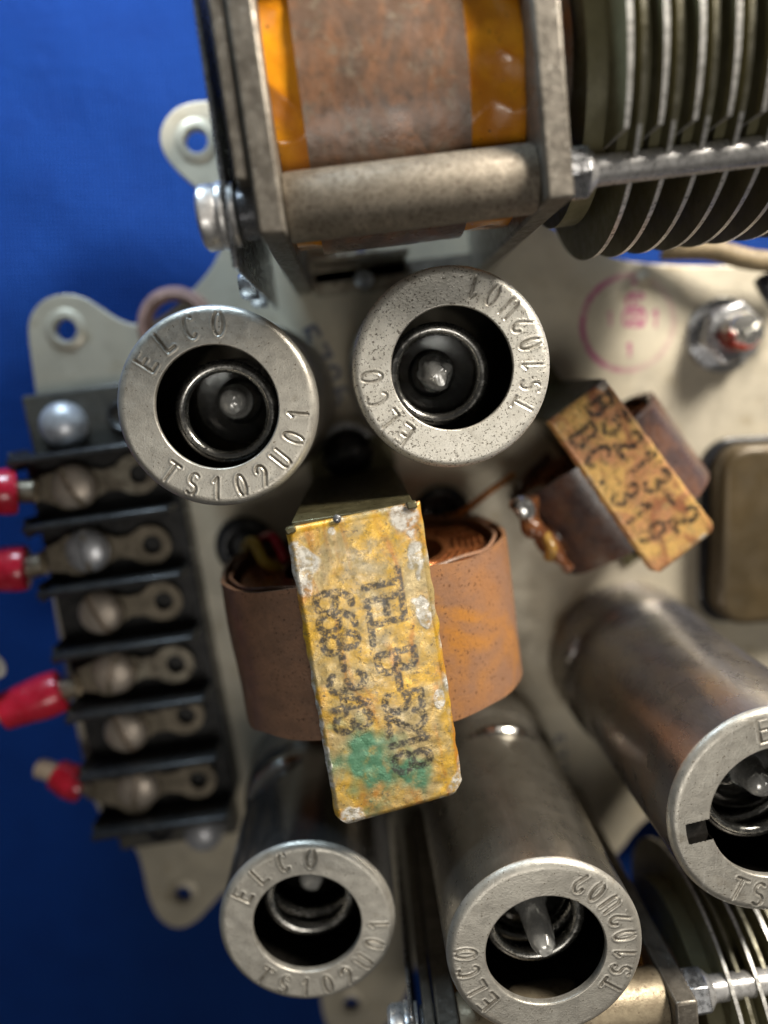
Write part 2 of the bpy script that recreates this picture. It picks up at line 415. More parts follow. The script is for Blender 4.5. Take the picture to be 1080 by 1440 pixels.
def mk_redlacquer():
    N = NT('lacquered_stud')
    sx = N.t.nodes.new('ShaderNodeSeparateXYZ'); N.link(N.co, sx.inputs[0])
    f = N.ramp(N.math('ADD', N.math('ADD', N.noise(1.8, 3, .6), N.math('MULTIPLY', sx.outputs[1], -.9)), N.math('MULTIPLY', sx.outputs[0], -.25)), .50, .56)
    N.set('Base Color', N.mix(f, (.62, .61, .58), (.20, .018, .01)))
    N.set('Metallic', N.ramp(f, 0, 1, .9, 0)); N.set('Roughness', .2); N.bump(f, .5, .02); return N.m
m_lacq = mk_redlacquer()

# ------------------------------------------------------------------ the setting: cloth
CZ = -1.9
nxg, nyg = 150, 170; v = []; f = []
for j in range(nyg):
    for i in range(nxg):
        x = -22+44*i/(nxg-1); y = -26+46*j/(nyg-1)
        z = CZ-.14+.20*nz(x, y, 3, .13)+.05*nz(x*.6+y*.8, y*.2, 9, .8)
        v.append((x, y, min(z, CZ)))
for j in range(nyg-1):
    for i in range(nxg-1):
        k = j*nxg+i; f.append((k, k+1, k+1+nxg, k+nxg))
cloth = one((v, f), 'blue_cloth', m_cloth); cloth['kind'] = 'structure'

# ------------------------------------------------------------------ chassis plate
def Wp(pts, z=0): return [tuple(W(x, y, z)[:2]) for x, y in pts]
outline = [(268, 142), (240, 155), (224, 182), (226, 208), (240, 232), (268, 258), (296, 280), (312, 306), (314, 335), (304, 366), (284, 394), (258, 420), (228, 444),
 (204, 455), (182, 456), (160, 446), (140, 432), (118, 418), (94, 412), (64, 418), (44, 438), (38, 462), (44, 510), (54, 580), (56, 700), (74, 850), (104, 1010), (134, 1150), (190, 1190),
 (200, 1220), (208, 1262), (222, 1292), (246, 1308), (272, 1300), (292, 1280), (316, 1252), (346, 1236), (392, 1262), (430, 1310), (448, 1370), (452, 1420), (462, 1452), (490, 1470), (520, 1462),
 (548, 1440), (572, 1400), (600, 1330), (700, 1290), (800, 1262), (865, 1208), (899, 1158), (960, 1120), (1060, 1080), (1260, 1040), (1300, 600), (1280, 372), (1080, 374), (960, 374), (880, 368),
 (830, 350), (740, 300), (560, 200), (400, 150), (330, 140)]
def smooth_poly(P, it=2):
    for _ in range(it):
        Q = []
        for i in range(len(P)):
            a, b = P[i], P[(i+1) % len(P)]
            Q += [(a[0]*.75+b[0]*.25, a[1]*.75+b[1]*.25), (a[0]*.25+b[0]*.75, a[1]*.25+b[1]*.75)]
        P = Q
    return P
ch = thing('chassis', 'pale grey beige metal chassis plate with drilled ears, lying on the blue cloth', 'metal chassis')
holes = [((276, 198), .17), ((92, 464), .17), ((257, 1258), .15), ((494, 1412), .15), ((508, 360), .10), ((560, 400), .06), ((905, 395), .05)]
hp = []
for (px, py), r in holes:
    c = W(px, py, 0); hp.append(circle(c.x, c.y, r))
plate([smooth_poly(Wp(outline))]+hp, -.16, 0, 'top_plate', m_chassis, ch)
for (px, py), r in holes[:4]:
    c = W(px, py, 0)
    one(lathe([(r+.17, .004), (r+.13, .03), (r+.03, .035), (r+.004, .0), (r+.004, -.16)], 32), 'hole_rim', m_chassis, ch, T(c.x, c.y, 0))
c0 = W(640, 800)
one(prism([(x*.72+c0.x*.28, y*.72+c0.y*.28) for x, y in smooth_poly(Wp(outline), 1)], CZ-.05, -.165), 'underframe', m_insul, ch)

def ink_patch(name, center, ang, w, h, red_segs=None, blue_segs=None, wd=.03, ring=None, n_=110):
    ca, sa = math.cos(ang), math.sin(ang); v = []; f = []; P = []
    ny = int(n_*h/w)
    for j in range(ny+1):
        for i in range(n_+1):
            a, b = (i/n_-.5)*w, (j/ny-.5)*h; P.append((a, b))
            v.append((center.x+a*ca-b*sa, center.y+a*sa+b*ca, .003))
    for j in range(ny):
        for i in range(n_):
            k = j*(n_+1)+i; f.append((k, k+1, k+n_+2, k+n_+1))
    o = one((v, f), name, m_chassis, ch)
    P = np.array(P); z = np.zeros(len(P)); red = z.copy(); blue = z.copy()
    if red_segs: red = np.clip((wd-seg_dist(P, red_segs))/.02+.5, 0, 1)
    if blue_segs: blue = np.clip((wd-seg_dist(P, blue_segs))/.02+.5, 0, 1)
    if ring is not None:
        rr = np.hypot(P[:, 0], P[:, 1]); side = .25+.75*np.clip(-P[:, 0]/ring*.9+.35, 0, 1)
        red = np.maximum(red, np.clip((.045-abs(rr-ring))/.03+.5, 0, 1)*side)
    set_attr(o, 'ink', [red, blue]); return o
c = W(883, 455)
ink_patch('ink_stamp', c, 0, 1.75, 1.75, red_segs=line_segs('1', -.30, -.02, .2, .3)+line_segs('0001', 0, -.5, .2, .22, lambda x, y: (-y-.05-.22, x+.0))+line_segs('0', .02, .22, .26, .3)
          + line_segs('001', -.02, -.04, .26, .24)+line_segs('1', .05, -.52, .2, .3), wd=.022, ring=.76)
c = W(453, 516)
ink_patch('ink_number', c, R_(-61), 1.5, .6, blue_segs=line_segs('5726', -.55, -.2, .42, .36), wd=.036)
c = W(786, 1072)
ink_patch('ink_number', c, R_(-80), 1.3, .5, blue_segs=line_segs('5726', -.45, -.14, .28, .28), wd=.022)
for px, py in ((716, 470), (560, 690), (905, 392)):
    c = W(px, py); one(lathe([(.12, 0), (.115, .03), (.07, .07), (0, .085)], 24), 'rivet', m_chassis, ch, T(c.x, c.y, 0))

# ------------------------------------------------------------------ tube shields
def ring_text(items):
    """items: (char, angle in degrees, tops outward?)"""
    out = []; h = .25
    for chh, a, outw in items:
        a = R_(a); rm = .935
        if outw: tx, ty, ux, uy = math.sin(a), -math.cos(a), math.cos(a), math.sin(a)
        else: tx, ty, ux, uy = -math.sin(a), math.cos(a), -math.cos(a), -math.sin(a)
        cx, cy = rm*math.cos(a), rm*math.sin(a)
        out += segs_of(chh, lambda x, y: (cx+tx*x*h*.82+ux*(y-.5)*h, cy+ty*x*h*.82+uy*(y-.5)*h))
    return out
def shield(name, label, px, py, zt, Rr, items, mat, hole=.70, notch=None, seed=0, tip=(0, 0), depth=.013, slot_a=None, side=None, spring=True):
    c = W(px, py, zt)
    t = thing(name, label, 'tube shield', (c.x, c.y, 0), 0, 'metal tube shields standing on the chassis')
    k = Rr/1.15
    nA = 900
    # profile from inside lip, over the lettered face, round the shoulder and down to the skirt
    prof = [(hole+.012, zt-.10), (hole+.002, zt-.06), (hole, zt-.02), (hole+.006, zt-.006)]
    i0 = len(prof)
    rflat = Rr-.105
    for i in range(44): prof.append((hole+.014+(rflat-hole-.014)*i/43, zt))
    i1 = len(prof)
    for i in range(1, 9):
        a = R_(90*i/8); prof.append((rflat+.105*math.sin(a), zt-.105+.105*math.cos(a)))
    for i in range(1, 7): prof.append((Rr, zt-.105-(zt-1.25)*i/6))
    zb = zt-.105-(zt-1.25)
    prof += [(Rr+.03, zb-.05), (Rr+.07, zb-.14), (Rr+.08, zb-.25), (Rr+.08, .12), (Rr+.10, .04), (Rr+.10, .0)]
    pr = np.array(prof); ang = np.linspace(0, 2*math.pi, nA, endpoint=False)
    rr = pr[:, 0][:, None]*np.ones(nA)[None]; zz = pr[:, 1][:, None]*np.ones(nA)[None]
    X = rr*np.cos(ang); Y = rr*np.sin(ang)
    P = np.stack([X[i0:i1].ravel(), Y[i0:i1].ravel()], 1)
    segs = ring_text(items)
    segs = [tuple(q*k for q in s_) for s_ in segs]
    d = seg_dist(P, segs)
    wear = np.array([.75+.6*nz(p[0], p[1], seed, 2.2) for p in P])
    dz = -depth*1.35*np.exp(-(d/.0125)**2)*wear + depth*.42*np.exp(-((d-.028)/.012)**2)*wear
    und = np.array([.006*nz(p[0], p[1], seed+5, 1.6)+.0022*nz(p[0], p[1], seed+9, 7) for p in P])
    zz[i0:i1] += (dz+und).reshape(i1-i0, nA)
    V = np.stack([X.ravel(), Y.ravel(), zz.ravel()], 1)
    faces = []
    for j in range(len(prof)-1):
        for i in range(nA):
            i2 = (i+1) % nA
            if notch:
                rm = (pr[j, 0]+pr[j+1, 0])/2; xm = rm*math.cos(ang[i]-notch[0]); ym = rm*math.sin(ang[i]-notch[0])
                if j < i1-4 and 0 < xm < notch[1] and abs(ym) < notch[2]: continue
            faces.append((j*nA+i, (j+1)*nA+i, (j+1)*nA+i2, j*nA+i2))
    mb = MB().add((V.tolist(), faces))
    mb.m = [1 if (q[0]//nA) > i1+5 else 0 for q in faces]
    o = mb.build('shell', [mat, side or mat], t, angle=60)
    dirt = np.zeros(V.shape[0]); dirt[i0*nA:i1*nA] = np.exp(-(d/.016)**2)*.8+.25*np.exp(-(d/.05)**2)
    rad = np.hypot(V[:, 0], V[:, 1]); dirt += .6*np.exp(-((rad-hole)/.012)**2)
    set_attr(o, 'dirt', [np.clip(dirt, 0, 1)])
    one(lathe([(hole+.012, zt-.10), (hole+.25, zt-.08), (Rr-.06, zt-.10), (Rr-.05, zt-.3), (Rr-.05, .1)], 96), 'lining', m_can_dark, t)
    # spring seat rings that grip the tube, seen through the opening
    ox, oy = tip
    one(torus(.555*k, .078, 96, 18), 'spring_ring', m_ring, t, T(ox*.6, oy*.6, zt-.62))
    if spring: one(torus(.63*k, .070, 96, 18), 'seat_ring', m_ring, t, T(ox*.3, oy*.3, zt-1.02))
    # bayonet bump on the skirt; the chrome beads are added to give a highlight
    if slot_a:
        ra = Rr+(.06 if slot_a[1] < 1.2 else -.01)
        pts = [(ra*math.cos(R_(slot_a[0]+q)), ra*math.sin(R_(slot_a[0]+q)), slot_a[1]+.012*q*.1) for q in range(-slot_a[3], slot_a[3]+1, 2)]
        one(tube(pts, lambda q: slot_a[4]*max(.25, math.sin(math.pi*min(max(q, .02), .98)))**.5, 14, raw=True), 'bump_glint_bead', slot_a[2], t)
    return t, c, zt
def glass_tube(label, c, zt, k, ox, oy, top, tiplen=.3, lean=(0, 0), rough=.01):
    g = thing('vacuum_tube', label, 'vacuum tube', (c.x+ox, c.y+oy, 0), 0, 'glass vacuum tubes inside the shields')
    zg = zt-top; r = .56*k
    prof = [(r, .5), (r, zg-.35), (r*.97, zg-.2), (r*.86, zg-.08), (r*.66, zg-.015), (r*.42, zg+.01), (.19, zg+.03)]
    one(lathe(prof, 64), 'glass_envelope', m_glass, g)
    pin = lathe([(.22, 0), (.195, .05), (.175, .12), (.165, .12+tiplen*.6), (.14, .12+tiplen*.85), (.08, .12+tiplen), (0, .125+tiplen)], 32)
    v_, f_ = pin
    v_ = [(x+lean[0]*z+rough*nz(x*9, y*9, z*9), y+lean[1]*z+rough*nz(x*9, y*9, z*9+5), z+(.02*nz(x, y, 4, 14) if z > .2 else 0)) for x, y, z in v_]
    one((v_, f_), 'exhaust_tip', m_tip, g, T(0, 0, zg))
    one(cyl(r*.85, zg-.62, zg-.58, 40), 'mica_disc', m_mica, g)
    one(cyl(.33*k, .8, zg-.64, 32), 'anode', m_anode, g)
    one(lathe([(.24*k, zg-.56), (.22*k, zg-.50), (.19*k, zg-.50), (.18*k, zg-.56)], 32), 'getter_ring', m_anode, g)
m_tip = worn('sealed_tip', (.46, .46, .44), (.62, .61, .58), 7, .22, .25, bump=.8, bscale=7, coat=.6)
m_mica = worn('smoky_mica', (.05, .042, .035), (.09, .075, .06), 3, .25, 0, coat=.4)
m_anode = worn('dark_anode', (.03, .03, .032), (.05, .045, .04), 3, .35, .5)
def letters(e, es, t0, ts, code='TS102U01'):
    return [(c_, e-es*i, True) for i, c_ in enumerate('ELCO')]+[(c_, t0+ts*i, False) for i, c_ in enumerate(code)]

t1 = shield('tube_shield', 'grey tube shield farthest left, its round top level beside the terminal strip', 305, 573, 3.8, 1.15, letters(147, 20, 233, 17.5), m_can, seed=1, spring=False, tip=(.02, -.12))
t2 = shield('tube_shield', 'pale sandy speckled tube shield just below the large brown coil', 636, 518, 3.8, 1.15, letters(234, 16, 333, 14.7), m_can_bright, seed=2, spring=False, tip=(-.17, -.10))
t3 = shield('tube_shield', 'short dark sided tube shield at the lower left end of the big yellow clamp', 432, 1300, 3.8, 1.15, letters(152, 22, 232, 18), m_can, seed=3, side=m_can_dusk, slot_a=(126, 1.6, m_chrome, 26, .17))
t4 = shield('tube_shield', 'tall brown sided tube shield with a bent glass tip showing in its opening', 768, 1338, 4.9, 1.15, letters(224, 14.5, 329, 14, 'TS102U02'), m_can, seed=4, slot_a=(84, 1.7, m_chrome, 26, .13), side=m_can_brown)
t5 = shield('tube_shield', 'widest tube shield with a square notch cut into its rim, cut by the right edge', 1097, 1143, 4.9, 1.27, letters(105, 17, 247, 14, 'TS103U02'), m_can, hole=.80, notch=(R_(193), 1.08, .13), seed=5, slot_a=(158, .95, m_can_heat, 10, .11), side=m_can_heat)
glass_tube('dark glass tube with flat round tip in the leftmost shield', t1[1], 3.8, 1, .06, .05, 1.0, .25)
glass_tube('glass tube with a rough crystal like tip in the pale speckled shield', t2[1], 3.8, 1, -.12, -.03, .75, .2, (0, 0), .06)
glass_tube('glass tube deep inside the short shield at the lower left', t3[1], 3.8, 1, 0, .02, 1.15, .25)
glass_tube('glass tube whose long grey tip leans over inside the tall brown sided shield', t4[1], 4.9, 1, 0, .03, .85, .5, (.1, -.35))
glass_tube('glass tube in the notched shield at the right edge', t5[1], 4.9, 1.15, .05, .05, .85, .3)

# ------------------------------------------------------------------ transformers
def clamp_top(quad, z, nL, nW, text, masks, mat, parent, thick=.07):
    inkw = .044 if nL > 200 else .042
    """quad: world corners TL TR BR BL (image sense); s runs down, t runs right"""
    TL, TR, BR, BL = [Vector(q) for q in quad]
    L = ((BL-TL).length+(BR-TR).length)/2; Wd = ((TR-TL).length+(BR-BL).length)/2
    v = []; f = []; ST = []; edge = []
    for j in range(nL+1):
        for i in range(nW+1):
            s_, t_ = j/nL, i/nW
            ja = .016*nz(s_*9, 0 if t_ < .5 else 7, 2, 2.0)
            tt = t_+(ja if t_ in (0, 1) else 0)
            s_ = s_*(1-.045*max(0, (abs(t_-.5)-.40)/.10))
            p = (TL*(1-tt)+TR*tt)*(1-s_)+(BL*(1-tt)+BR*tt)*s_
            e = min(s_*L, (1-s_)*L, t_*Wd, (1-t_)*Wd)
            roll = -.045*max(0, 1-e/.07)**2
            v.append((p.x, p.y, z+roll+.012*nz(p.x, p.y, 1, 1.3)+.004*nz(p.x, p.y, 2, 8))); ST.append((s_, t_)); edge.append(e)
    for j in range(nL):
        for i in range(nW):
            k = j*(nW+1)+i; f.append((k, k+nW+1, k+nW+2, k+1))
    ring = [i for i in range(nW+1)]+[j*(nW+1)+nW for j in range(1, nL+1)]+[nL*(nW+1)+i for i in range(nW-1, -1, -1)]+[j*(nW+1) for j in range(nL-1, 0, -1)]
    k0 = len(v)
    for r in ring: v.append((v[r][0], v[r][1], z-thick-.03))
    for i in range(len(ring)):
        j = (i+1) % len(ring); f.append((ring[i], ring[j], k0+j, k0+i))
    f.append(tuple(k0+i for i in range(len(ring)))[::-1])
    o = one((v, f), 'clamp_top', mat, parent, angle=60)
    ST = np.array(ST); P = np.stack([ST[:, 0]*L, ST[:, 1]*Wd], 1)
    segs = text(L, Wd)
    ink = np.clip((inkw-seg_dist(P, segs))/.016+.5, 0, 1)
    bare, green = masks(ST, P, L, Wd, np.array(edge))
    pad = np.zeros(len(ring))
    set_attr(o, 'mask', [np.r_[ink, pad], np.r_[bare, pad], np.r_[green, pad]])
    return o, L, Wd
def blob(ST, s0, t0, rs, rt, seed, amp=.5, fr=5, sh=5):
    ns = np.array([nz(a*fr*2.2, b*fr, seed, 1.0)+.5*nz(a*fr*6, b*fr*3, seed+3, 1.0) for a, b in ST])
    d = np.hypot((ST[:, 0]-s0)/rs, (ST[:, 1]-t0)/rt)
    return np.clip((1-d+amp*ns)*sh, 0, 1)

def transformer(name, label, quad_px, z, coil_px, coil_z, a, b, clen, text, masks, mat_top, mat_side, wrapA, wrapB, core_w, group=None, nL=330, nW=150, ex=2.5):
    quad = [W(x, y, z) for x, y in quad_px]
    ctr = sum(quad, Vector())/4
    up = ((quad[0]+quad[1])-(quad[2]+quad[3])); ang = math.atan2(up.y, up.x)-math.pi/2
    t = thing(name, label, 'transformer', (ctr.x, ctr.y, 0), ang, group)
    inv = (T(ctr.x, ctr.y, 0) @ rz(ang)).inverted()
    ql = [inv @ q for q in quad]
    top, L, Wd = clamp_top([(q.x, q.y, 0) for q in ql], z, nL, nW, text, masks, mat_top, t)
    h = L/2; w = Wd/2
    yt = (ql[0].y+ql[1].y)/2; yb = (ql[2].y+ql[3].y)/2
    for sgn, y0 in ((1, yt), (-1, yb)):
        one(box(-w*.90, w*.90, y0-.05 if sgn > 0 else y0+.06, y0+.02 if sgn > 0 else y0+.13, .05, z-.08), 'clamp_leg', mat_side, t, bevel=.02)
        one(box(-w*.93, w*.93, min(y0, y0+sgn*.55), max(y0, y0+sgn*.55), .0, .07), 'clamp_foot', mat_side, t, bevel=.02)
    nl = 7
    for i in range(nl):     # laminations of the core
        x0 = -core_w+2*core_w*i/nl
        one(box(x0+.01, x0+2*core_w/nl-.01, yb+.07+.01*(i % 2), yt-.07-.012*(i % 3), .25, z-.11), 'lamination', mat_side, t)
    cc = inv @ W(*coil_px, coil_z)
    # wrap: thin shell round the winding, superellipse section, axis along local y
    def sec(a_, b_, q, e=ex):
        c_, s_ = math.cos(q), math.sin(q)
        return a_*abs(c_)**(2/e)*(1 if c_ >= 0 else -1), b_*abs(s_)**(2/e)*(1 if s_ >= 0 else -1)
    nq, nlx = 120, 14
    def shell(a_, b_, y0, y1, thk, rag=0.0, half=None):
        v = []; f = []; N = nq
        qs = [2*math.pi*i/N for i in range(N)] if half is None else [half[0]+(half[1]-half[0])*i/N for i in range(N+1)]
        M_ = len(qs)
        rows = []
        for l in range(nlx+1):
            yy = y0+(y1-y0)*l/nlx; rows.append((a_, b_, yy, l))
        for l in range(nlx, -1, -1):
            yy = y0+(y1-y0)*l/nlx; rows.append((a_-thk, b_-thk, yy, l))
        for (aa, bb, yy, l) in rows:
            for q in qs:
                x, zz = sec(aa, bb, q)
                e = rag*nz(x*1.5, zz*1.5, 4 if l == 0 else 8, 1.2) if l in (0, nlx) else 0
                dd = 1+.012*nz(x, yy, zz, 1.1)
                v.append((cc.x+x*dd, yy+e, coil_z+zz*dd))
        R2 = len(rows)
        for r in range(R2):
            r2 = (r+1) % R2
            for i in range(M_ if half is None else M_-1):
                j = (i+1) % M_; f.append((r*M_+i, r*M_+j, r2*M_+j, r2*M_+i))
        return v, f
    y0, y1 = cc.y-clen/2, cc.y+clen/2
    one(shell(a, b, y0, y1, .05, .06, (R_(90), R_(270))), 'paper_wrap', wrapA, t, angle=50)
    one(shell(a, b, y0, y1, .05, .06, (R_(-90), R_(90))), 'paper_wrap', wrapB, t, angle=50)
    one(shell(a*.87, b*.87, y0+.10, y1-.14, a*.30), 'winding', m_copper, t, angle=50)
    # loose turns of wire standing out of the winding end
    for k in range(5):
        pts = []
        for i in range(22):
            q = R_(-60+k*4)+R_(120)*i/21
            x, zz = sec(a*(.66+.045*k), b*(.66+.045*k), q, 2.3)
            pts.append((cc.x+x, y1-.12+.03*math.sin(i*1.3+k), coil_z+zz))
        one(tube(pts, .022, 8, raw=True), 'wire_turn', m_copper, t)
    for sg in (-1, 1):
        pts = []
        for i in range(24):
            q = R_(90+sg*90-70)+R_(140)*i/23
            x, zz = sec(a*.93, b*.93, q)
            pts.append((cc.x+x, y1-.02+.02*math.sin(i), coil_z+zz))
        one(tube(pts, .03, 8, raw=True), 'paper_lip', wrapA, t)
    return t, inv, cc
def text_big(L, Wd):
    fn = lambda x, y: (x, y)
    return (line_segs('TEL', L*.232, Wd*.50, Wd*.26, L*.076, fn, 1.15)+line_segs('B-5218', L*.490, Wd*.51, Wd*.28, L*.069, fn, 1.08)
            + line_segs('668-343', L*.252, Wd*.125, Wd*.27, L*.067, fn, 1.05))
def masks_big(ST, P, L, Wd, edge):
    bare = np.maximum.reduce([blob(ST, .035, .86, .050, .13, 1, .25), blob(ST, .12, .045, .10, .085, 2, .6), blob(ST, .11, .10, .045, .10, 12, .5), blob(ST, .62, .0, .10, .035, 3, .8), blob(ST, .76, .0, .08, .05, 4, .8),
                              blob(ST, .985, .10, .04, .13, 5, .8), blob(ST, .97, .96, .07, .10, 6, .9), blob(ST, .66, .93, .03, .04, 7, 1.0), blob(ST, .58, .50, .02, .05, 8, 1.0), blob(ST, .3, .90, .12, .05, 9, 1.4), blob(ST, .035, .33, .014, .03, 10, .2)])
    worn_edge = np.array([max(0, nz(a*14, b*9, 21, 1.0)) for a, b in ST])*np.clip(1-edge/.07, 0, 1)*2.5
    green = np.maximum(blob(ST, .80, .32, .17, .36, 31, .6, 5, 1.5), blob(ST, .88, .62, .09, .2, 33, .8, 5, 1.6))
    khaki = .20*np.maximum(blob(ST, .22, .45, .22, .42, 51, .8, 5, 1.2), blob(ST, .55, .55, .3, .22, 52, .8, 5, 1.0))
    return np.clip(np.maximum.reduce([bare*.9, worn_edge, khaki]), 0, 1), green
big, inv_big, cc_big = transformer('clamped_transformer', 'large transformer under a weathered yellow clamp printed TEL B-5218 with a green stain', [(401, 744), (591, 706), (653, 1116), (474, 1166)], 4.3,
    (524, 862), 1.95, 2.02, 1.85, 1.98, text_big, masks_big, m_yel, m_olive_metal, m_wrapL, m_wrapR, .55, None)
# folded tabs and solder at the clamp's corners
for px, py, a in ((409, 747, 12), (580, 712, 2)):
    p = inv_big @ W(px, py, 4.33)
    one(box(-.06, .055, -.03, .045, -.10, .018), 'folded_tab', m_olive_metal, big, T(p.x, p.y, 4.31) @ rz(R_(a)), bevel=.015)
p = inv_big @ W(474, 730, 4.32)
one(lathe([(.05, 0), (.045, .02), (.02, .035), (0, .038)], 20), 'rivet', m_steel, big, T(p.x, p.y, 4.31))

def text_small(L, Wd):
    fn = lambda x, y: (x, y)
    return line_segs('B5213-2', L*.09, Wd*.56, Wd*.36, L*.125, fn, 1.0)+line_segs('BC.319', L*.17, Wd*.12, Wd*.36, L*.125, fn, 1.0)
def masks_small(ST, P, L, Wd, edge):
    bare = np.maximum.reduce([blob(ST, .98, .75, .03, .15, 41, 1.0), blob(ST, .40, .02, .05, .04, 42, 1.0), blob(ST, .01, .95, .03, .12, 43, .8)])
    return bare*.8, np.zeros(len(ST))
small, inv_s, cc_s = transformer('clamped_choke', 'small choke under a rusty yellow clamp printed B5213-2 beside the purple stamp', [(770, 594), (852, 533), (1010, 744), (922, 812)], 2.2,
    (853, 680), .95, 1.36, 1.02, 1.5, text_small, masks_small, m_yel2, m_olive_metal, m_wrapC, m_wrapC, .3, None, 150, 64, 2.05)
# brown varnish, solder blob and frayed leads on the near end of the choke's coil
for k, (p0, p1, p2) in enumerate((((742, 700), (760, 750), (800, 800)), ((752, 690), (775, 740), (820, 795)), ((730, 705), (742, 735), (770, 760)))):
    zz = (1.75, 1.45, 2.0)[k]
    pts = [inv_s @ W(*p0, zz), inv_s @ W(*p1, zz-.05), inv_s @ W(*p2, zz-.1)]
    one(tube(pts, lambda q: .12+.045*math.sin(q*11+1), 10), 'varnished_lead', m_resin, small)
p = inv_s @ W(737, 715, 2.1)
one(lathe([(.0, -.14), (.12, -.09), (.15, 0), (.11, .1), (0, .15)], 24), 'solder_blob', m_solder, small, T(p.x, p.y, 2.1) @ Matrix.Scale(1.3, 4, (0, 1, 0)))
p = inv_s @ W(774, 770, 2.0)
one(tube([(p.x-.1, p.y-.12, 1.95), (p.x, p.y, 2.05), (p.x+.05, p.y+.16, 1.9)], .085, 10), 'yellow_lead', m_resin2, small)

# ------------------------------------------------------------------ coil and disc assembly, built along local x
def coil_assembly(name, label, origin, ang, anchor_v, spacer_mat, n_disc):
    t = thing(name, label, 'coil assembly', origin, ang, 'coil assemblies between steel end plates')
    # local frame: x=0 at the centre of the right end plate, y=0 on the coil axis
    L = LP; zc = 2.95
    one(box(-.14, .14, -1.62, 1.62, .02, 4.8), 'end_plate', m_plate, t, bevel=.035)
    one(box(-L-.135, -L+.135, -1.62, 1.62, .02, 4.8), 'end_plate', m_plate, t, bevel=.035)
    one(box(-L-.295, -L-.155, -1.08, 1.6, .3, 4.76), 'backing_plate', m_plate, t, bevel=.03)
    one(box(-L-.465, -L-.41, -1.85, 1.7, .5, 4.55), 'thin_leaf', m_steel, t, bevel=.02)
    # coil
    nq, nl = 260, 130
    x0, x1 = -L+.44, -.72; v = []; f = []; P = []
    for j in range(nl+1):
        for i in range(nq):
            q = 2*math.pi*i/nq; x = x0+(x1-x0)*j/nl
            rr = 1.53+.010*nz(x, q*2, 3, 1.5)+.003*nz(x, q*2, 3, 9)
            # a lap of the paper ends here and stands proud
            v.append((x, rr*math.cos(q), zc+rr*math.sin(q))); P.append((x, q*1.53))
    for j in range(nl):
        for i in range(nq):
            k = j*nq+i; k2 = j*nq+(i+1) % nq; f.append((k, k+nq, k2+nq, k2))
    for jj in (0, nl):
        f.append([jj*nq+i for i in range(nq)][::(1 if jj == 0 else -1)])
    o = one((v, f), 'coil_wrap', m_wrapP, t, angle=50)
    P = np.array(P); segs = []
    for i, (txt, xx, hh) in enumerate((('4CO', -2.35, .24), ('GSW', -1.98, .24), ('OI1', -1.6, .28), ('TET', -1.25, .24))):
        segs += line_segs(txt, 1.53*R_(62), 0, hh, .36, lambda x, y, xx=xx: (xx+y, 1.53*R_(110)-(x-1.53*R_(62))*1.0-.1))
    set_attr(o, 'mask', [np.clip((.034-seg_dist(P, segs))/.02+.5, 0, 1)])
    for (a0, a1, rr) in ((-L+.14, -L+.48, 1.47), (-.76, -.14, 1.47)):
        v = []; f = []; nq2, nl2 = 360, 40
        for j in range(nl2+1):
            for i in range(nq2):
                q = 2*math.pi*i/nq2; x = a0+(a1-a0)*j/nl2
                r2 = rr+.035*nz(x*1.2, q*2.2, 5, 1.6)-.06*abs(nz(x*1.6, q*2.0, 8, 1.3))
                v.append((x, r2*math.cos(q), zc+r2*math.sin(q)))
        for j in range(nl2):
            for i in range(nq2):
                k = j*nq2+i; k2 = j*nq2+(i+1) % nq2; f.append((k, k+nq2, k2+nq2, k2))
        one((v, f), 'amber_tape', m_amber, t, angle=80)
    one(cyl(.5, -L, 0, 24), 'core_rod', m_olive_metal, t, along_x(0, 0, zc) @ Matrix.Identity(4) if False else Matrix.Translation((0, 0, zc)) @ AX)
    vr, zr = VR, 4.33
    for sv in (-1, 1):
        one(lathe([(0, -L+.15), (.33, -L+.15), (.345, -L+.18), (.345, -.18), (.33, -.15), (0, -.15)], 56), 'spacer', spacer_mat, t, Matrix.Translation((0, sv*vr, zr)) @ AX)
        M = Matrix.Translation((0, sv*vr, zr)) @ AX
        one(prism(hexpoly(.29, R_(12)), .15, .40), 'hex_nut', m_steel, t, M, bevel=.02)
        one(lathe([(0, .38), (.25, .38), (.235, .43), (.16, .50), (.155, .6), (.155, 5.2), (0, 5.2)], 32), 'tie_rod', m_chromey, t, M)
        pr_ = [(.0, -L-.13)]
        for i in range(8):
            pr_ += [(.27, -L-.14-.025*i-.003), (.25, -L-.14-.025*i-.015)]
        pr_ += [(0, -L-.36)]
        one(lathe(pr_[::-1], 32), 'threaded_neck', m_steel, t, M)
        one(lathe([(0, -L-.415), (.31, -L-.415), (.32, -L-.39), (.31, -L-.36), (0, -L-.36)], 40), 'washer', m_chromey, t, M)
        one(lathe([(0, -L-.53), (.33, -L-.53), (.34, -L-.50), (.33, -L-.47), (0, -L-.47)], 40), 'washer', m_chromey, t, M)
        one(lathe([(0, -L-.74), (.28, -L-.74), (.325, -L-.70), (.325, -L-.56), (.30, -L-.53), (0, -L-.53)], 40), 'bolt_head', m_chromey, t, M)
    # small screws low on the leaf
    for zz in (1.6, 2.6):
        one(lathe([(0, -L-.70), (.14, -L-.68), (.18, -L-.62), (.18, -L-.47), (0, -L-.47)], 24), 'low_screw', m_steel, t, Matrix.Translation((0, -1.75, zz)) @ AX)
    # bearing boss next to the right plate
    pr_ = [(0, .15)]
    for i in range(8): pr_ += [(.98, .16+.03*i), (.955, .175+.03*i)]
    pr_ += [(0, .42)]
    one(lathe(pr_, 64), 'threaded_boss', m_rustboss, t, Matrix.Translation((0, .1, zc+.42)) @ AX)
    # disc pack
    Rb, Ra = 1.98, 2.07
    Mx = Matrix.Translation((0, 0, zc)) @ AX
    one(cyl(1.55, .46, .72, 72), 'insulating_ring', m_disc, t, Mx)
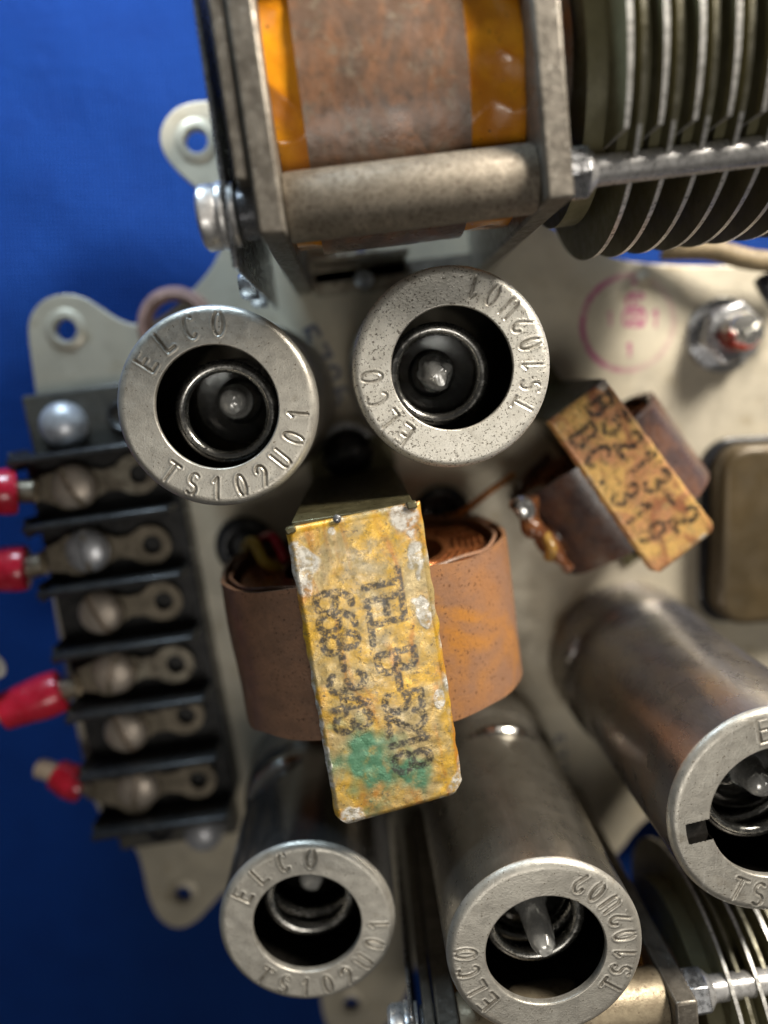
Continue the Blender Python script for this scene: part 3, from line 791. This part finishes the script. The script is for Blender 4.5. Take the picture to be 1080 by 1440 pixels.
    def disc(r, thk, x, segn=96, cutv=None, edge=m_disc_edge):
        # local z is the disc axis; after AX local x -> -z, y stays
        pts = circle(0, 0, r, segn)
        if cutv is not None:
            pts = [p for p in pts if p[1] > cutv]; a = [math.atan2(p[1], -p[0]) for p in pts]
            pts = sorted(pts, key=lambda p: math.atan2(p[0], p[1]))
        v_, f_ = prism(pts, 0, thk)
        mb = MB(); k = len(mb.v); mb.v = [Vector(q) for q in v_]; mb.f = [list(q) for q in f_]; mb.m = [0, 0]+[1]*(len(f_)-2)
        m4 = Mx @ T(0, 0, x)
        mb.v = [m4 @ q for q in mb.v]
        return mb, edge
    x = .80
    for i in range(n_disc):
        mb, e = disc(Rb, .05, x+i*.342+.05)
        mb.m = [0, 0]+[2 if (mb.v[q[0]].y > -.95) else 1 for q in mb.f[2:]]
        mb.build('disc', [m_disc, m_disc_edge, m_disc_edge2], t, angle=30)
        mb, e = disc(Ra, .048, x+i*.342-.12, cutv=-1.10); mb.build('half_disc', [m_disc, e], t, angle=30)
        mb, e = disc(Ra-.30, .11, x+i*.342-.057, cutv=-1.2); mb.build('gap_fill_disc', [m_disc, m_disc], t, angle=30)  # fillers added between the discs so the gaps look lit, not black
        mb, e = disc(Ra-.30, .115, x+i*.342+.103, cutv=-1.2); mb.build('gap_fill_disc', [m_disc, m_disc], t, angle=30)
    one(cyl(.5, .4, x+n_disc*.342+.2, 32), 'shaft', m_steel, t, Mx)
    # foot rails that stand on the chassis
    one(box(-L-.15, .15, -1.5, -1.3, .0, .06), 'foot_rail', m_plate, t, bevel=.01)
    return t
m_chromey = worn('plated_rod', (.66, .65, .64), (.52, .51, .50), 6, .33, .62, (.3, .28, .26), 26, .70, .06, 40)
m_rustboss = worn('rusty_boss', (.30, .25, .21), (.34, .17, .08), 2.5, .45, .6, (.1, .05, .03), 14, .6, .5, 20)
PR = W(790, 279, 4.8); PLc = W(383, 329, 4.8)
dvec = PR-PLc; ANG = math.atan2(dvec.y, dvec.x); LP = dvec.length
uu = Vector((math.cos(ANG), math.sin(ANG), 0)); vv = Vector((-uu.y, uu.x, 0))
org1 = PR+vv*1.62; org1.z = 0
VR = -((W(590, 271, 4.33)-org1).dot(vv)); print('LP', LP, 'ANG', math.degrees(ANG), 'VR', VR)
asm1 = coil_assembly('coil_assembly', 'copper brown coil with amber tape between steel plates, at the top of the picture', org1, ANG, 1.62, m_spacer, 9)
PR2 = W(966, 1410, 4.8); org2 = PR2-vv*1.62; org2.z = 0
asm2 = coil_assembly('coil_assembly', 'mostly hidden coil with olive discs and golden spacer below the two tall shields', org2, ANG, 1.62, m_brass, 7)

# ------------------------------------------------------------------ terminal strip
SZ = .95
rows_px = [(97, 687), (108, 780), (133, 866), (152, 950), (172, 1035), (189, 1118)]
rw = [W(x, y, SZ) for x, y in rows_px]
dr = (rw[0]-rw[5]); pitch = dr.length/5; tang = math.atan2(dr.y, dr.x)-math.pi/2
ts = thing('terminal_strip', 'long black barrier terminal strip with six slotted screws along the left edge', 'terminal strip', (rw[5].x, rw[5].y, 0), tang)
print('pitch', pitch, 'tang', math.degrees(tang))
inv_t = (T(rw[5].x, rw[5].y, 0) @ rz(tang)).inverted()
one(box(-.78, 1.55, -.5*pitch, 5.5*pitch, 0.01, .52), 'base', m_phen, ts, bevel=.04)
one(box(-.66, 1.42, -1.25*pitch, -.5*pitch-.01, 0.01, .42), 'mounting_end', m_end, ts, bevel=.05)
one(box(-.66, 1.42, 5.5*pitch+.01, 6.45*pitch, 0.01, .42), 'mounting_end', m_end, ts, bevel=.05)
one(lathe([(.13, .425), (.21, .43), (.24, .47), (.20, .49), (.14, .45)], 28, True), 'hole_collar', m_rubber, ts, T(.10, -.92*pitch, 0))
one(lathe([(.13, .425), (.21, .43), (.24, .47), (.20, .49), (.14, .45)], 28, True), 'hole_collar', m_phen, ts, T(.85, 5.95*pitch, 0))
for i in range(7):
    y = (i-.5)*pitch
    one(box(-.74, 1.50, y-.055, y+.055, .40, 1.22), 'barrier', m_phen, ts, bevel=.035)
    one(prism([(-.74, -.16), (-.58, 0), (-.74, .16)], .4, 1.1), 'barrier_rib', m_phen, ts, T(0, y, 0), bevel=.02)
def screw_mesh(r, h, slot_w=.045, z0=0):
    pr_ = [(r, 0), (r*1.0, h*.25)]
    nn = 16
    for i in range(nn+1):
        q = math.pi/2*i/nn; pr_.append((r*math.cos(q)*.985, h*.25+h*.75*math.sin(q)))
    pr_[-1] = (0, h)
    pr2 = pr_[:3]
    for i in range(1, nn+1):     # extra rings for a clean slot
        for s_ in (0, .5):
            q = math.pi/2*(i-1+s_)/nn; pr2.append((r*math.cos(q)*.985, h*.25+h*.75*math.sin(q)))
    pr2.append((0, h))
    v, f = lathe(pr2, 110); out = []
    for x, y, z in v:
        if z > h*.4 and slot_w:
            e = min(max((slot_w-abs(x))/.012+.5, 0), 1); z -= e*h*.6
        out.append((x, y, z+z0))
    return out, f
slots = [28, 8, 28, -14, 24, -10]
lug_outline = []
for i in range(6):
    y = (5-i)*pitch
    # stamped lug: disc under the screw, narrow neck, eye on the right
    pts = [(-.30, .24), (0, .31), (.28, .24), (.45, .17), (.66, .19)]+[(.97+.34*math.cos(R_(a)), .33*math.sin(R_(a))) for a in range(120, -121, -20)]+[(.66, -.19), (.45, -.17), (.28, -.24), (0, -.31), (-.30, -.24)]
    la = R_((3, -4, 1, -2, 5, -3)[i]); lc, ls = math.cos(la), math.sin(la)
    plate([[(px*lc-py*ls, px*ls+py*lc+y) for px, py in pts], [(1.0*lc+.15*math.cos(2*math.pi*k/20), y+1.0*ls+.15*math.sin(2*math.pi*k/20)) for k in range(20)]], .60+.02*(i % 2), .66+.02*(i % 2), 'lug', m_lug if i % 3 else m_lug2, ts, bevel=.012)
    one(lathe([(.16, .66), (.36, .665), (.37, .69), (.35, .715), (.16, .715)], 40), 'lock_washer', m_lug, ts, T(0, y, 0))
    sm = m_screwcool if i == 1 else m_screw
    one(screw_mesh(.345, .19, .045, .72), 'screw', sm, ts, T(0, y, 0) @ rz(R_(slots[i])-tang))
for (px, py, r) in ((82, 598, .36), (284, 1178, .34)):
    p = inv_t @ W(px, py, .7)
    one(screw_mesh(r, .36, 0, .43), 'mounting_screw', m_screwcool, ts, T(p.x, p.y, 0))

# red crimped leads on four of the screws
def lead(name, label, row, pts, r, wire=None, tip_mat=None):
    p0 = W(*rows_px[row], .75)
    t = thing(name, label, 'wire lead', (p0.x, p0.y, .72), 0, 'red sleeved leads on the terminal strip')
    loc = lambda q: Vector(q)-Vector((p0.x, p0.y, .72))
    P = [loc(W(x, y, z)) for x, y, z in pts]
    d = (P[1]-P[0]); d.z = 0; a = math.atan2(P[0].y, P[0].x)
    plate([[(q[0]*math.cos(a)-q[1]*math.sin(a), q[0]*math.sin(a)+q[1]*math.cos(a)) for q in
            [(-.33*math.cos(R_(b)), .34*math.sin(R_(b))) for b in range(-130, 131, 20)]+[(P[0].xy.length+.12, .17), (P[0].xy.length+.12, -.17)]]], .0, .055, 'ring_tongue', m_lug, t, bevel=.01)
    one(tube([P[0]+Vector((0, 0, .03)), (P[0]+P[1])/2+Vector((0, 0, .02)), P[1]], lambda q: r*.55, 14), 'barrel', m_lug, t)
    one(tube(P[1:], lambda q: r*(1+.08*math.sin(q*5)) if .05 < q < .97 else r*.9, 20), 'sleeve', m_red, t)
    if wire:
        Wq = [loc(W(x, y, z)) for x, y, z in wire]
        one(tube(Wq, r*.62, 14), 'wire', tip_mat or m_red, t)
lead('red_lead', 'red sleeved lead on the topmost terminal screw, cut by the left edge', 0, [(52, 690, 1.0), (24, 691, 1.05), (0, 692, 1.15), (-50, 694, 1.3)], .33)
lead('red_lead', 'red sleeved lead on the second terminal screw from the top', 1, [(62, 792, 1.0), (40, 798, 1.05), (10, 800, 1.1), (-60, 806, 1.2)], .335)
lead('red_lead', 'tilted red sleeved lead on the fourth terminal screw, its cream wire leaving upward', 3, [(110, 962, .95), (88, 970, 1.0), (50, 984, 1.1), (6, 1000, 1.2)], .33, [(12, 998, 1.2), (-30, 985, 1.25), (-35, 955, 1.3), (-6, 936, 1.35)], m_white_ins)
lead('red_lead', 'short dull red lead with a white tip on the lowest terminal screw', 5, [(135, 1108, .7), (118, 1104, .7), (98, 1098, .7), (80, 1088, .65)], .27, [(85, 1092, .65), (70, 1084, .6), (56, 1080, .55)], m_white_ins)

# ------------------------------------------------------------------ small things on the chassis
def at(px, py, z=0): p = W(px, py, z); return T(p.x, p.y, 0), p
# hex nut with red lacquered stud
M, p = at(1036, 468, .5)
hx = thing('hex_nut_stud', 'slotted stud daubed with red lacquer in a hex nut, beside the purple stamp', 'nut and stud', (p.x, p.y, 0))
one(lathe([(.25, 0), (.60, .0), (.62, .03), (.60, .07), (.25, .08)], 48), 'washer', m_steel, hx)
one(prism(hexpoly(.52, R_(20)), .08, .45), 'nut', m_steel, hx, bevel=.05)
v_, f_ = lathe([(.30, .2), (.30, .75), (.27, .82), (.15, .84), (.08, .845), (0, .85)], 80)
one(([(x, y, z-(.14 if abs(x*.64+y*-.77) < .045 and z > .7 else 0)) for x, y, z in v_], f_), 'stud', m_lacq, hx)
# low bushing half hidden behind the leftmost shield
M, p = at(246, 458, .2)
tag(one(lathe([(.62, 0), (.62, .12), (.55, .26), (.46, .28), (.42, .2), (.40, .02)], 64), 'bushing', m_pink, None, M), 'pinkish round bushing half hidden behind the leftmost tube shield', 'bushing')
# dark screw head between the two upper shields
M, p = at(489, 640, .4)
db = thing('dome_screw', 'dark domed screw on the chassis between the two upper tube shields', 'screw', (p.x, p.y, 0))
one(screw_mesh(.42, .34, 0, .06), 'screw_head', m_rubber, db)
one(lathe([(.3, 0), (.5, .0), (.5, .05), (.3, .06)], 40), 'washer', m_steel, db)
# grommets with wires
M, p = at(622, 722, .1)
g1 = thing('rubber_grommet', 'black rubber grommet with an orange wire, right of the yellow clamp top', 'grommet', (p.x, p.y, 0))
one(torus(.33, .15, 48, 16, .08), 'rubber_ring', m_rubber, g1); one(cyl(.26, .004, .03, 32), 'dark_bore', m_rubber, g1)
q = [W(625, 728, .15), W(648, 722, .7), W(690, 690, 1.0), W(722, 668, .6)]
tag(one(tube([(a.x, a.y, a.z) for a in q], .055, 10), 'orange_wire', m_orangewire), 'thin orange wire rising from the rubber grommet towards the choke', 'wire')
M, p = at(345, 768, .1)
g2 = thing('rubber_grommet', 'black rubber grommet with red and yellow wires, left of the yellow clamp top', 'grommet', (p.x, p.y, 0))
one(torus(.36, .15, 48, 16, .08), 'rubber_ring', m_rubber, g2); one(cyl(.28, .004, .03, 32), 'dark_bore', m_rubber, g2)
def wire(name, label, pts, r, mat):
    tag(one(tube([tuple(W(*a)) for a in pts], r, 12), name, mat), label, 'wire')
wire('yellow_wire', 'yellow wire bending out of the left grommet into the transformer coil', [(352, 778, .1), (346, 770, .8), (356, 762, 1.5), (372, 790, 2.0), (392, 800, 1.9)], .085, m_yellow_ins)
wire('red_wire', 'short red wire beside the yellow wire at the left grommet', [(362, 775, .1), (366, 760, .9), (384, 755, 1.6), (402, 790, 1.9)], .075, m_red)
# brown relay cover at the right edge
def rrect(x0, x1, y0, y1, r):
    out = []
    for cx, cy, a0 in ((x1-r, y1-r, 0), (x0+r, y1-r, 90), (x0+r, y0+r, 180), (x1-r, y0+r, 270)):
        out += [(cx+r*math.cos(R_(a0+a)), cy+r*math.sin(R_(a0+a))) for a in range(0, 91, 15)]
    return out
a_ = W(1006, 622, .1); b_ = W(1030, 872, .1)
cv = thing('relay_cover', 'olive brown rounded metal cover with a dark rim, at the right edge', 'metal cover', (a_.x, b_.y, 0), R_(3))
hgt = a_.y-b_.y
one(prism(rrect(-.06, 3.4, -.06, hgt+.06, .5), 0, .10), 'rim', m_rubber, cv, bevel=.03)
one(prism(rrect(.05, 3.3, .04, hgt-.04, .45), .1, .62), 'cover', m_canbrown, cv, bevel=.12, seg=4)
# braided cable right under the discs
tag(one(tube([tuple(W(*a)) for a in [(930, 352, .3), (1000, 352, .5), (1060, 366, .6), (1150, 372, .6)]], .16, 16), 'braided_cable', m_braid), 'brown braided cable running off to the right under the olive discs', 'cable')
tag(one(tube([tuple(W(*a)) for a in [(1072, 392, .3), (1090, 420, .5), (1120, 440, .5)]], .14, 14), 'black_cable', m_rubber), 'end of a black cable at the right edge above the hex nut', 'cable')
# a small steel clip under the left end plate
M, p = at(352, 395, .2)

bk = thing('angle_bracket', 'small dark angle bracket on the chassis under the coil frame spacer', 'bracket', tuple(W(505, 372, 0)[:2])+(0,), R_(6))
one(box(-.75, .75, -.02, .06, 0, .75), 'upright', m_lug2, bk, bevel=.02)
one(box(-.75, .75, -.45, -.02, 0, .06), 'flange', m_lug2, bk, bevel=.02)
one(screw_mesh(.15, .1, .02, .06), 'screw_head', m_screwcool, bk, T(.05, -.24, 0))
